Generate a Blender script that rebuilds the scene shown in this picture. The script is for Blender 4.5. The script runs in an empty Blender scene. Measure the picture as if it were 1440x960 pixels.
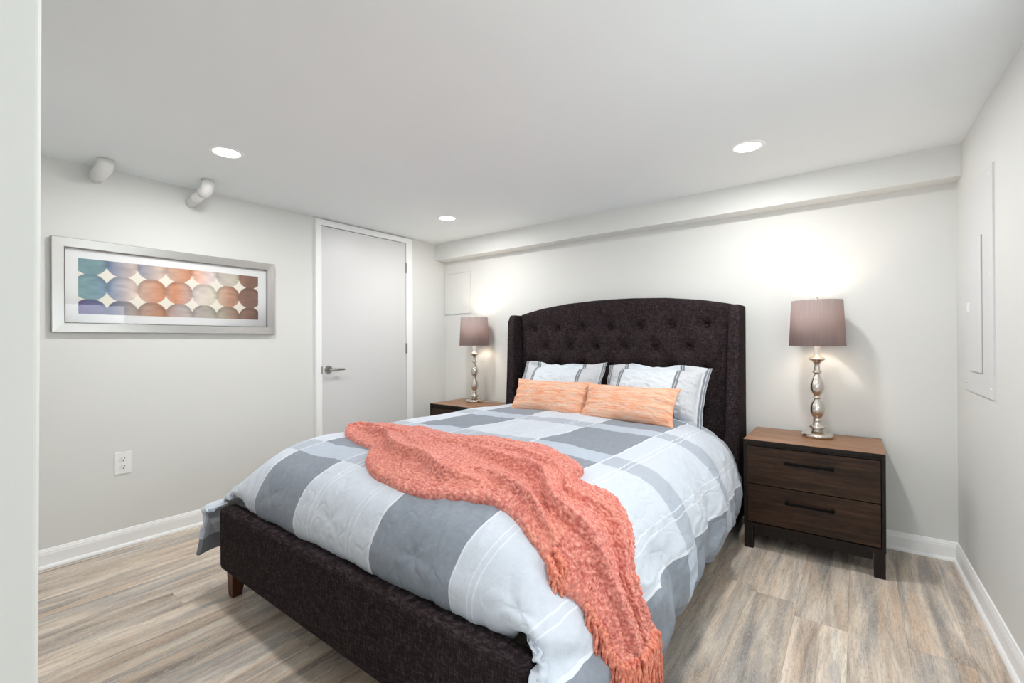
import bpy, bmesh, math
import numpy as np
from mathutils import Vector, Matrix, Euler

C = bpy.context.scene.collection
SC = bpy.context.scene

# ---------------------------------------------------------------- camera
YAW, PITCH, ROLL, FPX, CAMH = math.radians(37.17), math.radians(.04), math.radians(-.31), 637.4, 1.16
_F0 = np.array([-math.sin(YAW), math.cos(YAW), 0]); _R0 = np.array([math.cos(YAW), math.sin(YAW), 0]); _U0 = np.array([0, 0, 1.])
_F = _F0*math.cos(PITCH)+_U0*math.sin(PITCH); _U = -_F0*math.sin(PITCH)+_U0*math.cos(PITCH)
_R = _R0*math.cos(ROLL)+_U*math.sin(ROLL); _U = -_R0*math.sin(ROLL)+_U*math.cos(ROLL)
cam_d = bpy.data.cameras.new('camera'); cam = bpy.data.objects.new('camera', cam_d); C.objects.link(cam)
cam_d.sensor_width = 36; cam_d.lens = 36*FPX/1440; cam_d.clip_start = .02
cam.matrix_world = Matrix(((_R[0], _U[0], -_F[0], 0), (_R[1], _U[1], -_F[1], 0), (_R[2], _U[2], -_F[2], CAMH), (0, 0, 0, 1)))
SC.camera = cam

# ---------------------------------------------------------------- exposure, world, lights
SC.view_settings.view_transform = 'Standard'; SC.view_settings.look = 'None'
SC.view_settings.gamma = 1; SC.view_settings.use_curve_mapping = False
SC.view_settings.exposure = 0.20
SC.cycles.use_denoising = True
SC.cycles.max_bounces = 10; SC.cycles.diffuse_bounces = 6; SC.cycles.sample_clamp_indirect = 6

W_STRENGTH = 1.25        # daylight outside
DOWNLIGHT_W = 10.0       # each recessed ceiling light
LAMP_W = 3.2            # each table lamp bulb
WINDOW_W = 24.0          # daylight coming through the window pane
FILL_W = 24.0            # added fill light behind the camera, standing in for adjoining-room daylight

world = bpy.data.worlds.new('daylight'); SC.world = world; world.use_nodes = True
wt = world.node_tree; wt.nodes.clear()
wo = wt.nodes.new('ShaderNodeOutputWorld'); wb = wt.nodes.new('ShaderNodeBackground'); wb.inputs[1].default_value = W_STRENGTH
wtc = wt.nodes.new('ShaderNodeTexCoord'); wsep = wt.nodes.new('ShaderNodeSeparateXYZ'); wt.links.new(wtc.outputs['Generated'], wsep.inputs[0])
wn = wt.nodes.new('ShaderNodeTexNoise'); wn.inputs['Scale'].default_value = 9; wn.inputs['Detail'].default_value = 6
wt.links.new(wtc.outputs['Generated'], wn.inputs['Vector'])
wr = wt.nodes.new('ShaderNodeValToRGB'); wt.links.new(wn.outputs['Fac'], wr.inputs[0])
wr.color_ramp.elements[0].position = .40; wr.color_ramp.elements[0].color = (.06, .13, .04, 1)
wr.color_ramp.elements[1].position = .62; wr.color_ramp.elements[1].color = (.75, .95, .62, 1)
wmask = wt.nodes.new('ShaderNodeMapRange'); wt.links.new(wsep.outputs['X'], wmask.inputs[0]); wmask.inputs[1].default_value = .35; wmask.inputs[2].default_value = .5
wmix = wt.nodes.new('ShaderNodeMix'); wmix.data_type = 'RGBA'; wt.links.new(wmask.outputs[0], wmix.inputs[0])
wmix.inputs[6].default_value = (.93, .97, 1.0, 1); wt.links.new(wr.outputs[0], wmix.inputs[7])
wt.links.new(wmix.outputs[2], wb.inputs[0]); wt.links.new(wb.outputs[0], wo.inputs[0])

def area_light(name, loc, direction, sx, sy, watts, color, shape='RECTANGLE', spread=math.pi):
    d = bpy.data.lights.new(name, 'AREA'); d.shape = shape; d.size = sx
    if shape in ('RECTANGLE', 'ELLIPSE'): d.size_y = sy
    d.energy = watts; d.color = color; d.spread = spread
    o = bpy.data.objects.new(name, d); C.objects.link(o); o.location = loc
    o.rotation_euler = Vector(direction).to_track_quat('-Z', 'Y').to_euler(); return o
area_light('window_daylight', (.62, 1.30, 1.30), (-1, 0, -.12), 1.45, .66, WINDOW_W, (.86, .93, 1.0))
area_light('fill_behind_camera', (-1.25, -2.6, 1.15), (.15, 1, .12), 3.0, 1.9, FILL_W, (.88, .945, 1.0))  # unseen fill added to brighten the room from the camera side
# ---------------------------------------------------------------- numpy cloth maths
def hash2(ix, iy, seed):
    n = (ix.astype(np.int64)*374761393 + iy.astype(np.int64)*668265263 + seed*1442695041) & 0x7fffffff
    n = ((n ^ (n >> 13))*1274126177) & 0x7fffffff
    n = n ^ (n >> 16)
    return (n & 0xffff)/65535.0
def vnoise(x, y, seed=0):
    """smooth value noise in 0..1"""
    x = np.asarray(x, float); y = np.asarray(y, float)
    ix = np.floor(x); iy = np.floor(y); fx = x-ix; fy = y-iy
    fx = fx*fx*fx*(fx*(fx*6-15)+10); fy = fy*fy*fy*(fy*(fy*6-15)+10)
    a = hash2(ix, iy, seed); b = hash2(ix+1, iy, seed); c = hash2(ix, iy+1, seed); d = hash2(ix+1, iy+1, seed)
    return (a*(1-fx)+b*fx)*(1-fy) + (c*(1-fx)+d*fx)*fy
def fbm(x, y, seed=0, octs=3):
    s = 0; w = 0
    for k in range(octs):
        s = s + vnoise(x*2**k, y*2**k, seed+k*17)*0.5**k; w += 0.5**k
    return s/w-0.5
def sstep(e0, e1, x):
    t = np.clip((x-e0)/(e1-e0), 0, 1); return t*t*(3-2*t)

XC = -1.4625                                      # centre line of the bed
# control net of the comforter: columns run across the bed, rows from the footboard to the headboard
COLS = [(.960, .18), (.985, .28), (.965, .42), (.90, .565), (.77, .655), (.48, .685), (.16, .69)]
ROWY = [.935, .885, .905, .99, 1.20, 1.55, 2.0, 2.5, 2.95, 3.12]
FR = {                                            # front rows for each column from the hem to the middle: (dx, y, z)
    0: [(.960, .815, .10), (.972, .815, .10), (.980, .90, .115), (.985, 1.02, .13), (.995, 1.2, .155)],
    1: [(.925, .800, .23), (.960, .800, .24), (.980, .88, .25), (.985, 1.02, .26), (.99, 1.2, .275)],
    2: [(.885, .825, .37), (.925, .815, .375), (.945, .87, .39), (.955, 1.00, .40), (.965, 1.2, .41)],
    3: [(.800, .925, .425), (.815, .885, .455), (.845, .895, .49), (.865, 1.00, .515), (.895, 1.2, .55)],
    4: [(.700, .935, .360), (.70, .888, .44), (.705, .905, .520), (.735, 1.00, .60), (.755, 1.2, .64)],
    5: [(.470, .935, .345), (.47, .880, .44), (.470, .897, .535), (.475, .985, .625), (.48, 1.2, .67)],
    6: [(.160, .935, .345), (.16, .878, .44), (.160, .893, .540), (.16, .98, .63), (.16, 1.2, .68)],
}
def control_net():
    n = len(COLS); cols = []
    for ci in range(2*n):
        side = -1 if ci < n else 1
        k = ci if ci < n else 2*n-1-ci
        col = []
        for ri, y in enumerate(ROWY):
            if ri < 5: dx, yy, z = FR[k][ri]
            else: (dx, z), yy = COLS[k], y
            if k == 0 and side > 0 and ri >= 5: z += [.01, .03, .03, -.01, -.03][ri-5]
            if k <= 4 and side > 0: dx -= [0, 0, 0, 0, 0, .0, .005, .012, .062, .10][ri]; z -= [0, 0, 0, 0, 0, 0, 0, .0, .03, .075][ri]*(k > 1)
            if k <= 4 and side < 0: dx -= [0, 0, 0, 0, 0, 0, 0, .01, .04, .09][ri]; z += [0, 0, 0, .01, .025, .02, .02, .015, .0, .0][ri]*(k in (3, 4))
            if side > 0 and k<=1 and ri<3: z -= .1; 
            if side < 0 and k == 0 and ri < 5: dx, yy, z = [(.950, .775, .195), (.965, .785, .19), (.99, .86, .19), (.995, 1.0, .20), (.995, 1.2, .22)][ri]
            if side < 0 and k == 1 and ri < 3: dx, yy, z = [(.935, .795, .295), (.955, .800, .30), (.98, .87, .30)][ri]
            if side < 0 and k == 2 and ri < 3: dx, yy, z = [(.905, .825, .390), (.930, .820, .40), (.955, .87, .41)][ri]
            if side < 0 and k == 0 and ri >= 5: z += .06
            col.append((XC+side*dx, yy, z))
        cols.append(col)
    return np.array(cols)                         # [14, 10, 3]
def catmull(P, t):
    """P [n, ...] interpolated at float indices t"""
    n = P.shape[0]; i = np.clip(np.floor(t).astype(int), 0, n-2); f = t-i
    g = lambda k: np.where((k < 0)[:, None, None], 2*P[0][None]-P[1][None], np.where((k >= n)[:, None, None], 2*P[n-1][None]-P[n-2][None], P[np.clip(k, 0, n-1)]))
    p0, p1, p2, p3 = g(i-1), g(i), g(i+1), g(i+2); f = f[:, None, None]
    return .5*((2*p1)+(-p0+p2)*f+(2*p0-5*p1+4*p2-p3)*f*f+(-p0+3*p1-3*p2+p3)*f**3)
NET = control_net()
def arc(pts):
    d = np.linalg.norm(np.diff(pts, axis=0), axis=1); return np.concatenate([[0], np.cumsum(d)])
_ci = np.linspace(0, 13, 1301); _ri = np.linspace(0, 9, 901)
_secA = catmull(NET[:, 6:7, :], _ci)[:, 0]; _A = arc(_secA); _A -= np.interp(6.5, _ci, _A)   # arc length across, 0 on the centre line
_secB = catmull(NET.transpose(1, 0, 2)[:, 7:8, :], _ri)[:, 0]; _B = arc(_secB)               # arc length along, 0 at the tuck
AMIN, AMAX, BMAX = _A[0], _A[-1], _B[-1]
def net_points(a1, b1):
    """grid of base points for 1-D arrays a1, b1 (arc-length coordinates)"""
    ca = np.interp(a1, _A, _ci); rb = np.interp(b1, _B, _ri)
    Q = catmull(NET, ca)                          # [na, 10, 3]
    Q = catmull(Q.transpose(1, 0, 2), rb)         # [nb, na, 3]
    return Q.transpose(1, 0, 2)
def grid_normals(P):
    da = np.gradient(P, axis=0); db = np.gradient(P, axis=1)
    n = np.cross(da, db); return n/np.maximum(np.linalg.norm(n, axis=-1, keepdims=True), 1e-9)
def comforter_surface(a1, b1, detail=True):
    P = net_points(a1, b1); N = grid_normals(P)
    A, B = np.meshgrid(a1, b1, indexing='ij')
    side = sstep(.72, 1.15, np.abs(A)); right = (A > 0)*1.0
    d = .016*fbm(A*3.2+5, B*3.2, 3, 2)
    # side drape: soft vertical flutes that widen towards the hem
    ph = B*2.1 + .9*fbm(A*2, B*1.5, 8, 2)
    d = d + side*(.022*(np.abs(np.sin(ph*3.1+.5))-.55) + .011*np.sin(ph*11+A*3) + .020*sstep(.9, 1.3, np.abs(A))*fbm(B*13+A*2, A*2.2, 90, 2))*sstep(.05, .5, B)*(1-.8*sstep(2.0, 2.3, B))
    # front drop: small gathers that run down into the tuck
    front = sstep(.40, .03, B)*(1-side)
    d = d + front*(.009*fbm(A*13, B*2.0, 21, 2)) - sstep(.30, .02, B)*(1-side)*.006*np.maximum(0, fbm(A*26, B*1.2, 25, 2)*3-.35)
    # stitched tufts: dimples with a few radiating wrinkles
    for ta in (-1.0, -.54, -.08, .38, .84, 1.2):
        for tb in (.20, .78, 1.36, 1.94, 2.4):
            r = np.hypot(A-ta-.03, B-tb); th = np.arctan2(B-tb, A-ta-.03)
            k_ = .55+.9*hash2(np.array(int(ta*50)), np.array(int(tb*50)), 7)
            d = d - .006*k_*np.exp(-(r/.028)**2) - .006*np.exp(-(r/.15)**2) + .0011*k_*np.exp(-((r-.06)/.045)**2)*np.sin(th*6+ta*9+tb*5)
    # fine creases
    if detail:
        c = fbm(A*9+3*B, B*5-2*A, 40, 3); d = d + .0075*(np.abs(c)*-2+.3)*(1+1.2*side)
        c2 = fbm(A*17-6*B, B*9+5*A, 47, 2); d = d - .0035*np.clip(1-np.abs(c2)/.05, 0, 1)*vnoise(A*3, B*3, 71)
        d = d + .004*side*fbm(A*4, B*26+3*fbm(A*3, B*3, 61), 60, 2)
    # folds at the two front corners where the tucked front meets the free side
    for s in (-1, 1):
        w = np.exp(-((A*s-1.00-.25*B)/.035)**2)*sstep(.50, .05, B)
        w2 = np.exp(-((A*s-1.11-.1*B)/.04)**2)*sstep(.6, .1, B)
        w3 = np.exp(-((A*s-.90-.55*B)/.030)**2)*sstep(.42, .08, B)
        d = d - .030*w + .024*w2 - .016*w3
    return P + N*d[..., None], A, B

# ---------------------------------------------------------------- object helpers
def new_obj(name, me, parent=None):
    o = bpy.data.objects.new(name, me); C.objects.link(o)
    if parent is not None: o.parent = parent
    return o
def tag(o, label=None, cat=None, group=None, kind=None):
    if label: o['label'] = label
    if cat: o['category'] = cat
    if group: o['group'] = group
    if kind: o['kind'] = kind
    return o
def thing(name, loc=(0, 0, 0), label=None, cat=None, group=None, kind=None, rotz=0):
    o = new_obj(name, None); o.location = loc; o.rotation_euler = (0, 0, rotz); o.empty_display_size = .1
    return tag(o, label, cat, group, kind)
def setmat(o, m):
    o.data.materials.clear(); o.data.materials.append(m)
def from_bm(name, bm, mat, parent=None, smooth=False):
    me = bpy.data.meshes.new(name); bm.normal_update(); bm.to_mesh(me); bm.free()
    if smooth: me.polygons.foreach_set('use_smooth', [True]*len(me.polygons))
    me.materials.append(mat); return new_obj(name, me, parent)
def bevel_bm(bm, w, seg=2):
    bmesh.ops.bevel(bm, geom=list(bm.edges), offset=w, segments=seg, affect='EDGES', profile=.6)
def add_box(bm, x0, x1, y0, y1, z0, z1):
    v = [bm.verts.new(p) for p in ((x0, y0, z0), (x1, y0, z0), (x1, y1, z0), (x0, y1, z0), (x0, y0, z1), (x1, y0, z1), (x1, y1, z1), (x0, y1, z1))]
    for f in ((3, 2, 1, 0), (4, 5, 6, 7), (0, 1, 5, 4), (1, 2, 6, 5), (2, 3, 7, 6), (3, 0, 4, 7)): bm.faces.new([v[i] for i in f])
    return v
def box(name, dims, mat, parent=None, bev=0, seg=2, smooth=False):
    bm = bmesh.new(); add_box(bm, *dims)
    if bev: bevel_bm(bm, bev, seg)
    return from_bm(name, bm, mat, parent, smooth)
def add_lathe(bm, prof, n=48, cx=0, cy=0, cap=True):
    rings = []
    for r, z in prof:
        rings.append([bm.verts.new((cx+r*math.cos(2*math.pi*k/n), cy+r*math.sin(2*math.pi*k/n), z)) for k in range(n)])
    for a, b in zip(rings[:-1], rings[1:]):
        for k in range(n): bm.faces.new((a[k], a[(k+1) % n], b[(k+1) % n], b[k]))
    if cap:
        bm.faces.new(rings[0][::-1]); bm.faces.new(rings[-1])
def lathe(name, prof, mat, parent=None, n=48, cap=True):
    bm = bmesh.new(); add_lathe(bm, prof, n, cap=cap)
    o = from_bm(name, bm, mat, parent, True); return o
def add_tube(bm, pts, radii, n=12, cap=True):
    pts = [Vector(p) for p in pts]; rings = []
    if not hasattr(radii, '__len__'): radii = [radii]*len(pts)
    t = (pts[1]-pts[0]).normalized(); up = Vector((0, 0, 1)) if abs(t.z) < .9 else Vector((1, 0, 0)); nx = t.cross(up).normalized()
    for i, p in enumerate(pts):
        t = (pts[min(i+1, len(pts)-1)]-pts[max(i-1, 0)]).normalized()
        nx = (nx-t*nx.dot(t)).normalized(); ny = t.cross(nx)
        rings.append([bm.verts.new(p+(nx*math.cos(2*math.pi*k/n)+ny*math.sin(2*math.pi*k/n))*radii[i]) for k in range(n)])
    for a, b in zip(rings[:-1], rings[1:]):
        for k in range(n): bm.faces.new((a[k], a[(k+1) % n], b[(k+1) % n], b[k]))
    if cap: bm.faces.new(rings[0][::-1]); bm.faces.new(rings[-1])
def tube(name, pts, r, mat, parent=None, n=16):
    bm = bmesh.new(); add_tube(bm, pts, r, n); bmesh.ops.recalc_face_normals(bm, faces=bm.faces); return from_bm(name, bm, mat, parent, True)
def grid_mesh(name, P, mat, parent=None, uv=None, flip=False, closed_u=False, color=None):
    """P [nu, nv, 3] -> one smooth grid mesh"""
    nu, nv = P.shape[:2]; idx = np.arange(nu*nv).reshape(nu, nv)
    if closed_u: idx = np.vstack([idx, idx[:1]])
    q = np.stack([idx[:-1, :-1], idx[1:, :-1], idx[1:, 1:], idx[:-1, 1:]], -1).reshape(-1, 4)
    if flip: q = q[:, ::-1]
    me = bpy.data.meshes.new(name); me.vertices.add(nu*nv); me.vertices.foreach_set('co', P.reshape(-1).astype(np.float32))
    nf = len(q); me.loops.add(nf*4); me.polygons.add(nf)
    me.loops.foreach_set('vertex_index', q.reshape(-1).astype(np.int32))
    me.polygons.foreach_set('loop_start', np.arange(0, nf*4, 4, dtype=np.int32))
    me.polygons.foreach_set('use_smooth', np.ones(nf, bool)); me.update(calc_edges=True)
    if uv is not None:
        l = me.uv_layers.new(name='cloth'); l.data.foreach_set('uv', uv.reshape(-1, 2)[q.reshape(-1)].reshape(-1).astype(np.float32))
    if color is not None:
        c = me.color_attributes.new('ink', 'FLOAT_COLOR', 'POINT'); rgba = np.concatenate([color.reshape(-1, 3), np.ones((nu*nv, 1))], 1)
        c.data.foreach_set('color', rgba.reshape(-1).astype(np.float32))
    me.validate(); me.materials.append(mat); return new_obj(name, me, parent)

# ---------------------------------------------------------------- materials
def lin(r, g, b):
    f = lambda c: (c/255/12.92 if c/255 <= .04045 else ((c/255+.055)/1.055)**2.4)
    return (f(r), f(g), f(b), 1)
class MatB:
    """a small node-expression builder"""
    def __init__(s, name):
        s.m = bpy.data.materials.new(name); s.m.use_nodes = True; s.t = s.m.node_tree; s.b = s.t.nodes['Principled BSDF']; s.out = s.t.nodes['Material Output']
    def n(s, kind, **kw):
        nd = s.t.nodes.new(kind)
        for k, v in kw.items(): setattr(nd, k, v)
        return nd
    def put(s, sock, v):
        if isinstance(v, bpy.types.NodeSocket): s.t.links.new(v, sock)
        elif v is not None:
            if isinstance(v, tuple) and len(v) == 3 and sock.type == 'RGBA': v = v+(1,)
            sock.default_value = v
    def math(s, op, a, b=None, c=None):
        nd = s.n('ShaderNodeMath', operation=op); s.put(nd.inputs[0], a)
        if b is not None: s.put(nd.inputs[1], b)
        if c is not None: s.put(nd.inputs[2], c)
        return nd.outputs[0]
    def mix(s, f, a, b, mode='MIX'):
        nd = s.n('ShaderNodeMix', data_type='RGBA', blend_type=mode); s.put(nd.inputs[0], f); s.put(nd.inputs[6], a); s.put(nd.inputs[7], b); return nd.outputs[2]
    def coord(s, which='Object'): return s.n('ShaderNodeTexCoord').outputs[which]
    def sep(s, v):
        nd = s.n('ShaderNodeSeparateXYZ'); s.put(nd.inputs[0], v); return nd.outputs
    def comb(s, x, y, z):
        nd = s.n('ShaderNodeCombineXYZ'); s.put(nd.inputs[0], x); s.put(nd.inputs[1], y); s.put(nd.inputs[2], z); return nd.outputs[0]
    def scale(s, v, sc):
        nd = s.n('ShaderNodeMapping'); s.put(nd.inputs[0], v); nd.inputs['Scale'].default_value = sc; return nd.outputs[0]
    def noise(s, v, scale=5, detail=3, rough=.5, dist=0):
        nd = s.n('ShaderNodeTexNoise'); s.put(nd.inputs['Vector'], v); nd.inputs['Scale'].default_value = scale
        nd.inputs['Detail'].default_value = detail; nd.inputs['Roughness'].default_value = rough; nd.inputs['Distortion'].default_value = dist; return nd.outputs['Fac']
    def ramp(s, f, stops):
        nd = s.n('ShaderNodeValToRGB'); s.put(nd.inputs[0], f); e = nd.color_ramp.elements
        while len(e) < len(stops): e.new(.5)
        for k, (p, c) in enumerate(stops): e[k].position = p; e[k].color = c if len(c) == 4 else c+(1,)
        return nd.outputs[0]
    def rng(s, v, a, b, c=0., d=1.):
        nd = s.n('ShaderNodeMapRange'); s.put(nd.inputs[0], v)
        for i, x in enumerate((a, b, c, d)): s.put(nd.inputs[i+1], x)
        return nd.outputs[0]
    def bump(s, h, strength=.3, dist=.002):
        nd = s.n('ShaderNodeBump'); s.put(nd.inputs['Height'], h); nd.inputs['Strength'].default_value = strength; nd.inputs['Distance'].default_value = dist
        s.t.links.new(nd.outputs[0], s.b.inputs['Normal']); return nd
    def set(s, color=None, rough=.5, metal=0, spec=.5, **kw):
        if color is not None: s.put(s.b.inputs['Base Color'], color)
        s.put(s.b.inputs['Roughness'], rough); s.put(s.b.inputs['Metallic'], metal); s.put(s.b.inputs['Specular IOR Level'], spec)
        for k, v in kw.items(): s.put(s.b.inputs[k], v)
        return s.m

def paint(name, col, rough=.55, amp=.02):
    b = MatB(name); p = b.coord('Object'); n = b.noise(p, 2.2, 3); n2 = b.noise(p, 260, 2)
    c = b.mix(n, tuple(x*(1-amp) for x in col[:3]), tuple(min(1, x*(1+amp)) for x in col[:3]))
    b.bump(n2, .12, .0006); return b.set(c, rough, spec=.35)
M_wall = paint('wall_paint', (.725, .735, .72))
M_ceil = paint('ceiling_paint', (.835, .88, .895), .7)
M_trim = paint('trim_paint', (.91, .92, .925), .32, .01)
M_door = paint('door_paint', (.69, .695, .70), .38, .01)
M_plastic = paint('white_plastic', (.86, .86, .85), .35, .01)
M_pvc = paint('white_pipe_plastic', (.80, .80, .79), .42, .02)
M_slot = MatB('dark_slot').set((.02, .02, .02), .6)

def mat_floor():
    b = MatB('vinyl_plank_floor'); P = b.coord('Object'); s = b.sep(P)
    PW, PL = .182, 1.22
    col = b.math('FLOOR', b.math('DIVIDE', b.math('ADD', s[0], .03), PW))
    wn = b.n('ShaderNodeTexWhiteNoise', noise_dimensions='1D'); b.put(wn.inputs['W'], col)
    yy = b.math('ADD', b.math('DIVIDE', s[1], PL), wn.outputs['Value']); row = b.math('FLOOR', yy)
    w2 = b.n('ShaderNodeTexWhiteNoise', noise_dimensions='2D'); b.put(w2.inputs['Vector'], b.comb(col, row, 0.))
    r3 = b.sep(w2.outputs['Color'])
    off = b.comb(b.math('MULTIPLY', r3[0], 17.), b.math('MULTIPLY', r3[1], 31.), b.math('MULTIPLY', r3[2], 9.))
    vadd = b.n('ShaderNodeVectorMath', operation='ADD'); b.put(vadd.inputs[0], P); b.put(vadd.inputs[1], off)
    Q = vadd.outputs[0]
    broad = b.noise(b.scale(Q, (17, 1.5, 1)), 1, 5, .62, .6)          # wide streaks of tone
    tint = b.noise(b.scale(Q, (10, .9, 1)), 1.4, 4, .6, .5)
    grain = b.noise(b.scale(Q, (150, 13, 1)), 1, 5, .68, 1.4)
    fine = b.noise(b.scale(Q, (430, 60, 1)), 1, 3, .65, .5)
    c = b.ramp(broad, [(.34, lin(142, 130, 120)), (.45, lin(188, 174, 160)), (.56, lin(219, 205, 189)), (.68, lin(236, 225, 210))])
    c = b.mix(b.rng(tint, .51, .64, 0, .55), c, lin(150, 154, 158))                        # blue-grey streaks
    c = b.mix(b.rng(tint, .47, .37, 0, .50), c, lin(216, 186, 158))                        # sandy streaks
    tone = b.rng(r3[2], 0, 1, .84, 1.10)
    c = b.mix(1., c, b.comb(tone, tone, tone), 'MULTIPLY')
    c = b.mix(b.rng(grain, .48, .70, 0, .55), c, lin(122, 113, 106))
    c = b.mix(b.rng(fine, .50, .72, 0, .55), c, lin(232, 221, 207))
    fx = b.math('FRACT', b.math('DIVIDE', b.math('ADD', s[0], .03), PW)); fy = b.math('FRACT', yy)
    ex = b.math('LESS_THAN', b.math('MINIMUM', fx, b.math('SUBTRACT', 1., fx)), .006)
    ey = b.math('LESS_THAN', b.math('MINIMUM', fy, b.math('SUBTRACT', 1., fy)), .0011)
    seam = b.math('MAXIMUM', ex, ey); c = b.mix(b.math('MULTIPLY', seam, .28), c, lin(84, 78, 72))
    h = b.math('SUBTRACT', b.math('ADD', grain, fine), seam); b.bump(h, .25, .0015)
    return b.set(c, b.rng(grain, 0, 1, .38, .52), spec=.4)
M_floor = mat_floor()

def mat_linen():
    b = MatB('charcoal_linen_upholstery'); P = b.coord('Object')
    wx = b.noise(b.scale(P, (1, 1, .09)), 520, 3, .6); wz = b.noise(b.scale(P, (.09, .09, 1)), 520, 3, .6)
    sl = b.noise(b.scale(P, (.25, .25, 1.6)), 150, 3, .6); sv = b.noise(b.scale(P, (1.6, 1.6, .2)), 120, 3, .6)
    v = b.math('ADD', b.math('MULTIPLY', b.math('ADD', wx, wz), .5), b.math('MULTIPLY', b.math('ADD', sl, sv), .35))
    c = b.ramp(v, [(.62, (.0085, .0063, .0067)), (.85, (.0245, .0175, .0190)), (1.06, (.070, .053, .057))])
    b.bump(v, .35, .001); return b.set(c, .95, spec=.04)
M_linen = mat_linen()

def mat_wood(name, dark, mid, light, axis='x', rough=.42):
    b = MatB(name); P = b.coord('Object')
    sc = {'x': (2.2, 30, 30), 'y': (30, 2.2, 30), 'z': (30, 30, 2.2)}[axis]; sf = tuple(v*6 for v in sc)
    w = b.noise(b.scale(P, sc), 1, 4, .6, 1.2); g = b.noise(b.scale(P, sf), 1, 4, .65, .3)
    v = b.math('ADD', b.math('MULTIPLY', w, .65), b.math('MULTIPLY', g, .35))
    c = b.ramp(v, [(.34, dark), (.5, mid), (.66, light)]); b.bump(g, .12, .0008)
    return b.set(c, rough, spec=.22)
M_wood = mat_wood('walnut_drawer_fronts', (.012, .0062, .0037), (.033, .0165, .0092), (.066, .034, .0185))
M_woodtop_lit = mat_wood('walnut_top_lamplit', (.17, .085, .044), (.27, .140, .075), (.36, .200, .115), rough=.36)  # nightstand walnut with the lamplight on the top put into a lighter colour
M_espresso = mat_wood('espresso_frame', (.006, .0045, .0035), (.011, .0075, .0055), (.019, .0125, .009), 'z', .5)
M_legwood = mat_wood('reddish_bed_leg_wood', (.045, .014, .007), (.085, .028, .013), (.13, .048, .024), 'z', .35)

def mat_metal(name, col, rough, brushed=None):
    b = MatB(name); P = b.coord('Object')
    if brushed:
        n = b.noise(b.scale(P, brushed), 1, 3, .6); c = b.mix(n, tuple(x*.95 for x in col), tuple(min(1, x*1.03) for x in col))
        b.bump(n, .02, .0002); return b.set(c, b.rng(n, 0, 1, rough*.85, rough*1.2), 1)
    return b.set(b.mix(b.noise(P, 40), tuple(x*.95 for x in col), col), rough, 1)
M_nickel = mat_metal('brushed_nickel', (.66, .62, .57), .20, (60, 60, 900))
M_handle = mat_metal('satin_nickel_hardware', (.42, .40, .37), .30)
M_frame_h = mat_metal('brushed_silver_frame', (.46, .45, .44), .30)
M_black = MatB('matte_black_metal').set((.004, .004, .0045), .75, .0, .1)
M_grey = MatB('panel_shadow_grey').set((.30, .30, .29), .6)
M_cord = MatB('pale_cord').set((.55, .50, .46), .5)

def emis(name, col, st):
    b = MatB(name); e = b.n('ShaderNodeEmission'); e.inputs[0].default_value = col; e.inputs[1].default_value = st
    b.t.links.new(e.outputs[0], b.out.inputs[0]); b.t.nodes.remove(b.b); return b.m
M_lens = emis('lit_lens', (1, .99, .97, 1), 7.0)
M_bulb = emis('lit_bulb', (1, .82, .62, 1), 8.0)

# ---------------------------------------------------------------- the room
XL, YB, ZC = -3.36, 3.2946, 2.143
XRB, KR = .4226, .021                              # right wall runs very slightly out of square
xr = lambda y: XRB+KR*(YB-y)
box('floor', (-4.4, 1.2, -2.9, 3.5, -.06, 0), M_floor)['kind'] = 'structure'
box('ceiling', (-4.4, 1.2, -2.9, 3.5, ZC, ZC+.08), M_ceil)['kind'] = 'structure'
box('wall_left', (XL-.12, XL, -2.9, YB+.12, 0, ZC), M_wall)['kind'] = 'structure'
box('wall_back', (XL, .75, YB, YB+.12, 0, ZC), M_wall)['kind'] = 'structure'
WY0, WY1, WZ0, WZ1 = .97, 1.63, .55, 2.03           # window opening in the right wall, beside the camera
bm = bmesh.new()
for y0, y1, z0, z1 in ((WY1, YB, 0, ZC), (-2.9, WY0, 0, ZC), (WY0, WY1, 0, WZ0), (WY0, WY1, WZ1, ZC)):
    v = add_box(bm, 0, 1, y0, y1, z0, z1)
    for q in v: q.co.x = xr(q.co.y)+(.12 if q.co.x > .5 else 0)
from_bm('wall_right', bm, M_wall)['kind'] = 'structure'
bm = bmesh.new(); v = add_box(bm, XL, -.80, -.06, .094, 0, ZC)      # end of the front wall, nearest the camera
for q in v:
    if q.co.y > 0: q.co.y += .007*(q.co.z-1.16)
vert = [e for e in bm.edges if all(abs(w.co.x+.80) < 1e-5 for w in e.verts) and abs(e.verts[0].co.z-e.verts[1].co.z) > 1]
bmesh.ops.bevel(bm, geom=vert, offset=.006, segments=4, affect='EDGES', profile=.5)
from_bm('wall_front', bm, M_wall)['kind'] = 'structure'
# dropped soffit along the back wall
o = box('trim_1', (XL, xr(3.2), 3.165, YB, 1.98, ZC), M_wall); tag(o, 'dropped drywall soffit along the top of the back wall', kind='structure')

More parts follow.
